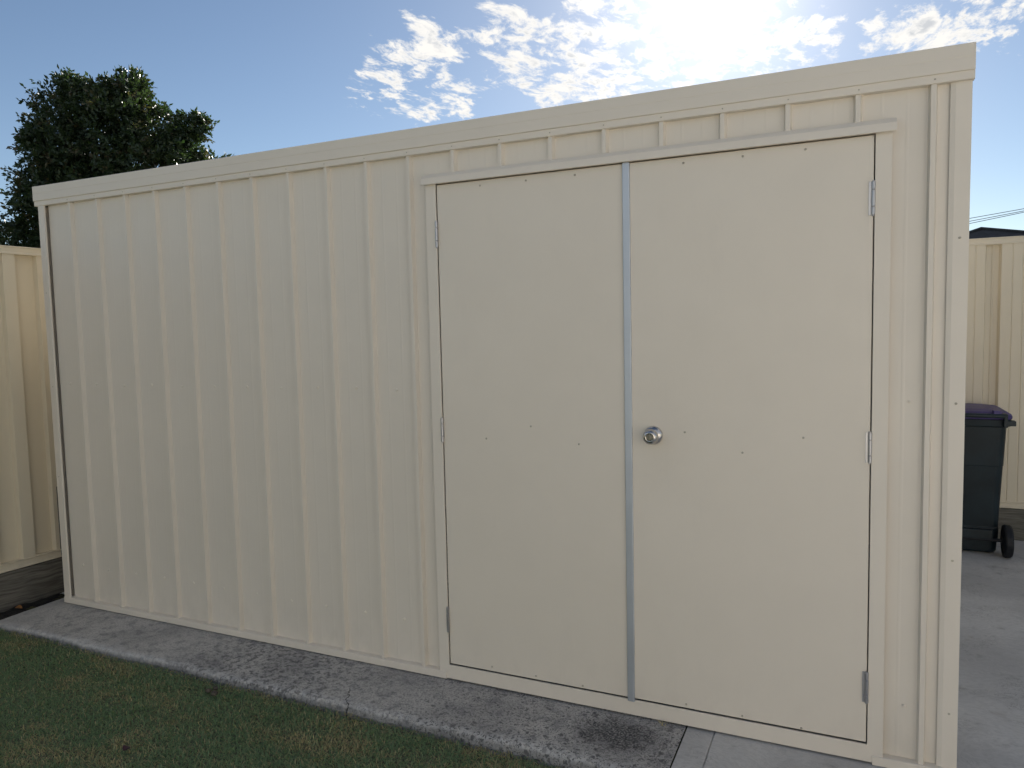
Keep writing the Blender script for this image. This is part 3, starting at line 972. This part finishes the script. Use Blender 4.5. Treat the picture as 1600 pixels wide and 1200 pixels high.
def crown():
    V, Fc, Tn = [], [], []
    cs, ax = [], []
    for (c, r) in LOBES:
        c = np.array(c)
        n = int(430 * r * r) + 30
        for dj in ((0.0, 1.0), (0.55 * r, 0.8), (-0.45 * r, 0.85)):
            cc = c + np.array(view) * dj[0]
            nn = int(n * (1.0 if dj[0] == 0 else 0.55))
            u = RNG.normal(size=(nn, 3)); u /= np.linalg.norm(u, axis=1)[:, None]
            rad = r * dj[1] * (0.45 + 0.50 * RNG.random(nn) ** 0.55)
            lump = np.array([mnoise.noise(Vector((cc + q * r) * 2.1)) for q in u])
            rad *= 1.0 + 0.50 * lump
            cs.append(cc + u * rad[:, None]); ax.append(u)
    tw = np.vstack(cs); ud = np.vstack(ax)
    keep = np.array([mnoise.noise(Vector(q * 3.4)) for q in tw]) > -0.22
    tw, ud = tw[keep], ud[keep]
    nt = len(tw); L = 17
    axis = ud * 0.75 + RNG.normal(size=(nt, 3)) * 0.45 + np.array([0, 0, 0.25]); axis /= np.linalg.norm(axis, axis=1)[:, None]
    tl = RNG.uniform(0.10, 0.22, nt)
    tone = RNG.random(nt)
    ti = np.repeat(np.arange(nt), L)
    along = np.tile(np.linspace(0.05, 1.0, L), nt)
    p = tw[ti] + axis[ti] * (along * tl[ti])[:, None] + RNG.normal(size=(nt * L, 3)) * 0.018
    dirs = axis[ti] * 0.65 + RNG.normal(size=(nt * L, 3)) * 0.60 + np.array([0, 0, -0.12]); dirs /= np.linalg.norm(dirs, axis=1)[:, None]
    side = np.cross(dirs, RNG.normal(size=(nt * L, 3))); side /= np.linalg.norm(side, axis=1)[:, None]
    nrm = np.cross(side, dirs)
    ln = RNG.uniform(0.055, 0.095, nt * L)[:, None]; w = ln * RNG.uniform(0.20, 0.27, nt * L)[:, None]
    v0 = p; v1 = p + dirs * ln * 0.5 + side * w + nrm * w * 0.35; v2 = p + dirs * ln; v3 = p + dirs * ln * 0.5 - side * w + nrm * w * 0.35
    N = len(p)
    verts = np.stack([v0, v1, v2, v3], 1).reshape(-1, 3)
    base = np.arange(N)[:, None] * 4
    faces = np.concatenate([base + np.array([0, 1, 2]), base + np.array([0, 2, 3])], 1).reshape(-1)
    g0 = np.array([0.026, 0.047, 0.023]); g1 = np.array([0.052, 0.074, 0.034]); br = np.array([0.095, 0.065, 0.040])
    k = np.clip(tone[ti] * 0.8 + RNG.normal(size=N) * 0.15, 0, 1)[:, None]
    col = g0 * (1 - k) + g1 * k
    isb = (tone[ti] > 0.86) & (along > 0.45)
    col[isb] = col[isb] * 0.45 + br * 0.55
    col = np.repeat(col, 4, 0)
    off = np.array(tr.location)
    o = raw_mesh('crown', verts - off, faces, np.full(2 * N, 3), M['leaf'], col)
    o.parent = tr
    return o


crown()


# ------------------------------------------------------------------ lawn
def lawn_z(x):
    return -0.012 - 0.022 * (x + 0.46) / 3.75


lg = MB()
vv, ff = [], []
nx, ny = 150, 70
for j in range(ny + 1):
    for i in range(nx + 1):
        x = -0.46 + 3.75 * i / nx; y = -2.3 + 1.965 * j / ny
        vv.append((x, y, lawn_z(x) - 0.010 + 0.006 * mnoise.noise(Vector((x * 7, y * 7, 0))) - (0.012 if j == ny else 0)))
for j in range(ny):
    for i in range(nx):
        q = j * (nx + 1) + i
        ff.append((q, q + 1, q + nx + 2, q + nx + 1))
lg.add(vv, ff)
tag(lg.build('lawn_ground', M['thatch'], smooth=True), kind='structure')


def lawn():
    A = 6.2
    n = 270000
    x = RNG.uniform(-0.46, 3.285, n); y = RNG.uniform(-1.95, -0.318, n)
    ed = np.array([edge_y(q) for q in np.linspace(-0.5, 3.3, 381)])
    ey = np.interp(x, np.linspace(-0.5, 3.3, 381), ed)
    lim = np.where(x < -0.17, -0.24, ey - 0.004)
    fade = np.array([mnoise.noise(Vector((a * 6.0, b * 6.0, 9.0))) for a, b in zip(x, y)])
    pat = np.array([mnoise.noise(Vector((a * 3.1, b * 4.6, 2.0))) for a, b in zip(x, y)]) + 0.55 * np.array([mnoise.noise(Vector((a * 11.0, b * 13.0, 7.0))) for a, b in zip(x, y)])
    near = np.clip((lim - y) / 0.05, 0, 1)
    keep = (y < lim) & (RNG.random(n) < 0.35 + 0.65 * near) & (RNG.random(n) < np.clip(1.0 - 0.5 * np.clip(-fade - 0.25, 0, 1), 0, 1))
    x, y, pat, near = x[keep], y[keep], pat[keep], near[keep]
    n = len(x)
    z = lawn_z(x) - 0.010
    h = RNG.uniform(0.012, 0.027, n) * (0.7 + 0.3 * near)
    a = RNG.uniform(0, 2 * np.pi, n)
    lean = RNG.uniform(0.6, 2.6, n)
    dx, dy = np.cos(a), np.sin(a)
    w = RNG.uniform(0.0009, 0.0018, n)
    sx, sy = -dy * w, dx * w
    hx = h * np.cos(np.arctan(lean)); hl = h * np.sin(np.arctan(lean))
    P0 = np.stack([x, y, z], 1)
    S = np.stack([sx, sy, np.zeros(n)], 1)
    D1 = np.stack([dx * hl * 0.40, dy * hl * 0.40, hx * 0.62], 1)
    D2 = np.stack([dx * hl, dy * hl, hx * (0.95 - 0.25 * (lean > 1.0))], 1)
    verts = np.stack([P0 - S, P0 + S, P0 + D1 + S * 0.8, P0 + D1 - S * 0.8, P0 + D2], 1).reshape(-1, 3)
    b = np.arange(n)[:, None] * 5
    faces = np.concatenate([b + np.array([0, 1, 2, 3]), b + np.array([3, 2, 4])], 1).reshape(-1)
    tot = np.tile(np.array([4, 3]), n)
    g0 = np.array([0.155, 0.250, 0.150]); g1 = np.array([0.285, 0.375, 0.240]); dry = np.array([0.54, 0.45, 0.30]); pale = np.array([0.42, 0.39, 0.25])
    k = RNG.random(n)[:, None]
    col = g0 * (1 - k) + g1 * k
    pd = np.clip(0.16 + (pat - 0.02) * 0.85, 0.10, 0.62) + 0.25 * (1 - near)
    isd = RNG.random(n) < pd
    col[isd] = (dry * (0.55 + 0.7 * RNG.random((n, 1))))[isd]
    isp = RNG.random(n) < 0.02
    col[isp] = pale
    col = np.repeat(col, 5, 0)
    o = raw_mesh('grass', verts, faces, tot, M['grass'], col)
    tag(o, 'short green lawn grass with dry straw coloured patches', 'grass', kind='stuff')


lawn()


# ------------------------------------------------------------------ small things
def pebble(x, y, z, r, seed):
    bm = bmesh.new(); bmesh.ops.create_icosphere(bm, subdivisions=3, radius=1.0)
    for v in bm.verts:
        q = 1 + 0.25 * mnoise.noise(v.co * 1.4 + Vector((seed, 0, 0))) + 0.06 * mnoise.noise(v.co * 5)
        v.co = Vector((v.co.x * r * q, v.co.y * r * q * 0.8, v.co.z * r * q * 0.65))
    me = bpy.data.meshes.new('stone'); bm.to_mesh(me); bm.free()
    me.materials.append(M['stone'])
    for p in me.polygons:
        p.use_smooth = True
    o = bpy.data.objects.new('stone', me); COL.objects.link(o); o.location = (x, y, z)
    return o


for k, (x, y, r, lb) in enumerate(((1.413, -0.430, 0.013, 'brown stone lying leftmost of three on the lawn by the slab'),
                                   (1.424, -0.402, 0.012, 'brown stone lying nearest the slab edge, of three on the lawn'),
                                   (1.452, -0.436, 0.015, 'largest brown stone, rightmost of three on the lawn by the slab'))):
    tag(pebble(x, y, lawn_z(x) + 0.006, r, k * 3.7), lb, 'stone', 'stones on the lawn')


def leaf(name, x, y, z, ln, wd, rot, mat, label, cat, tilt=0.3):
    m = MB()
    n = 8; up, dn, mid = [], [], []
    for i in range(n + 1):
        t = i / n
        w = wd * math.sin(math.pi * t) ** 0.8
        cu = 0.25 * ln * math.sin(math.pi * t)
        mid.append((ln * (t - 0.5), 0, cu * 0.6)); up.append((ln * (t - 0.5), w, cu)); dn.append((ln * (t - 0.5), -w, cu * 1.1))
    v = mid + up + dn; N = n + 1
    f = [(i, i + 1, N + i + 1, N + i) for i in range(n)] + [(i + 1, i, 2 * N + i, 2 * N + i + 1) for i in range(n)]
    m.add(v, f)
    o = m.build(name, mat, solid=0.0004)
    o.location = (x, y, z); o.rotation_euler = (tilt, tilt * 0.4, rot)
    return tag(o, label, cat)


leaf('leaf', 1.486, -0.873, lawn_z(1.486) + 0.012, 0.034, 0.013, 1.9, M['purple_leaf'], 'small dark purple leaf fallen on the lawn', 'leaf')
leaf('leaf', -0.345, -0.105, -0.028, 0.040, 0.014, 0.5, M['dry_leaf'], 'orange brown dry leaf on soil beside the slab corner', 'leaf')
leaf('scrap', -0.300, 0.120, -0.022, 0.045, 0.012, 0.2, M['pale_leaf'], 'pale scrap lying on dark soil beside the shed corner', 'scrap', 0.1)
m = MB()
for k in range(5):
    a = k * 1.3
    m.tube([(3.205 + 0.004 * k, -0.020, -0.004), (3.205 + 0.004 * k + 0.012 * math.cos(a), -0.028 + 0.008 * math.sin(a), 0.014), (3.205 + 0.004 * k + 0.022 * math.cos(a), -0.034 + 0.010 * math.sin(a), 0.022)], [0.0016, 0.0012, 0.0004], 5)
tag(m.build('weed', M['straw']), 'tiny dry weed sprouting from concrete under the door sill', 'weed')
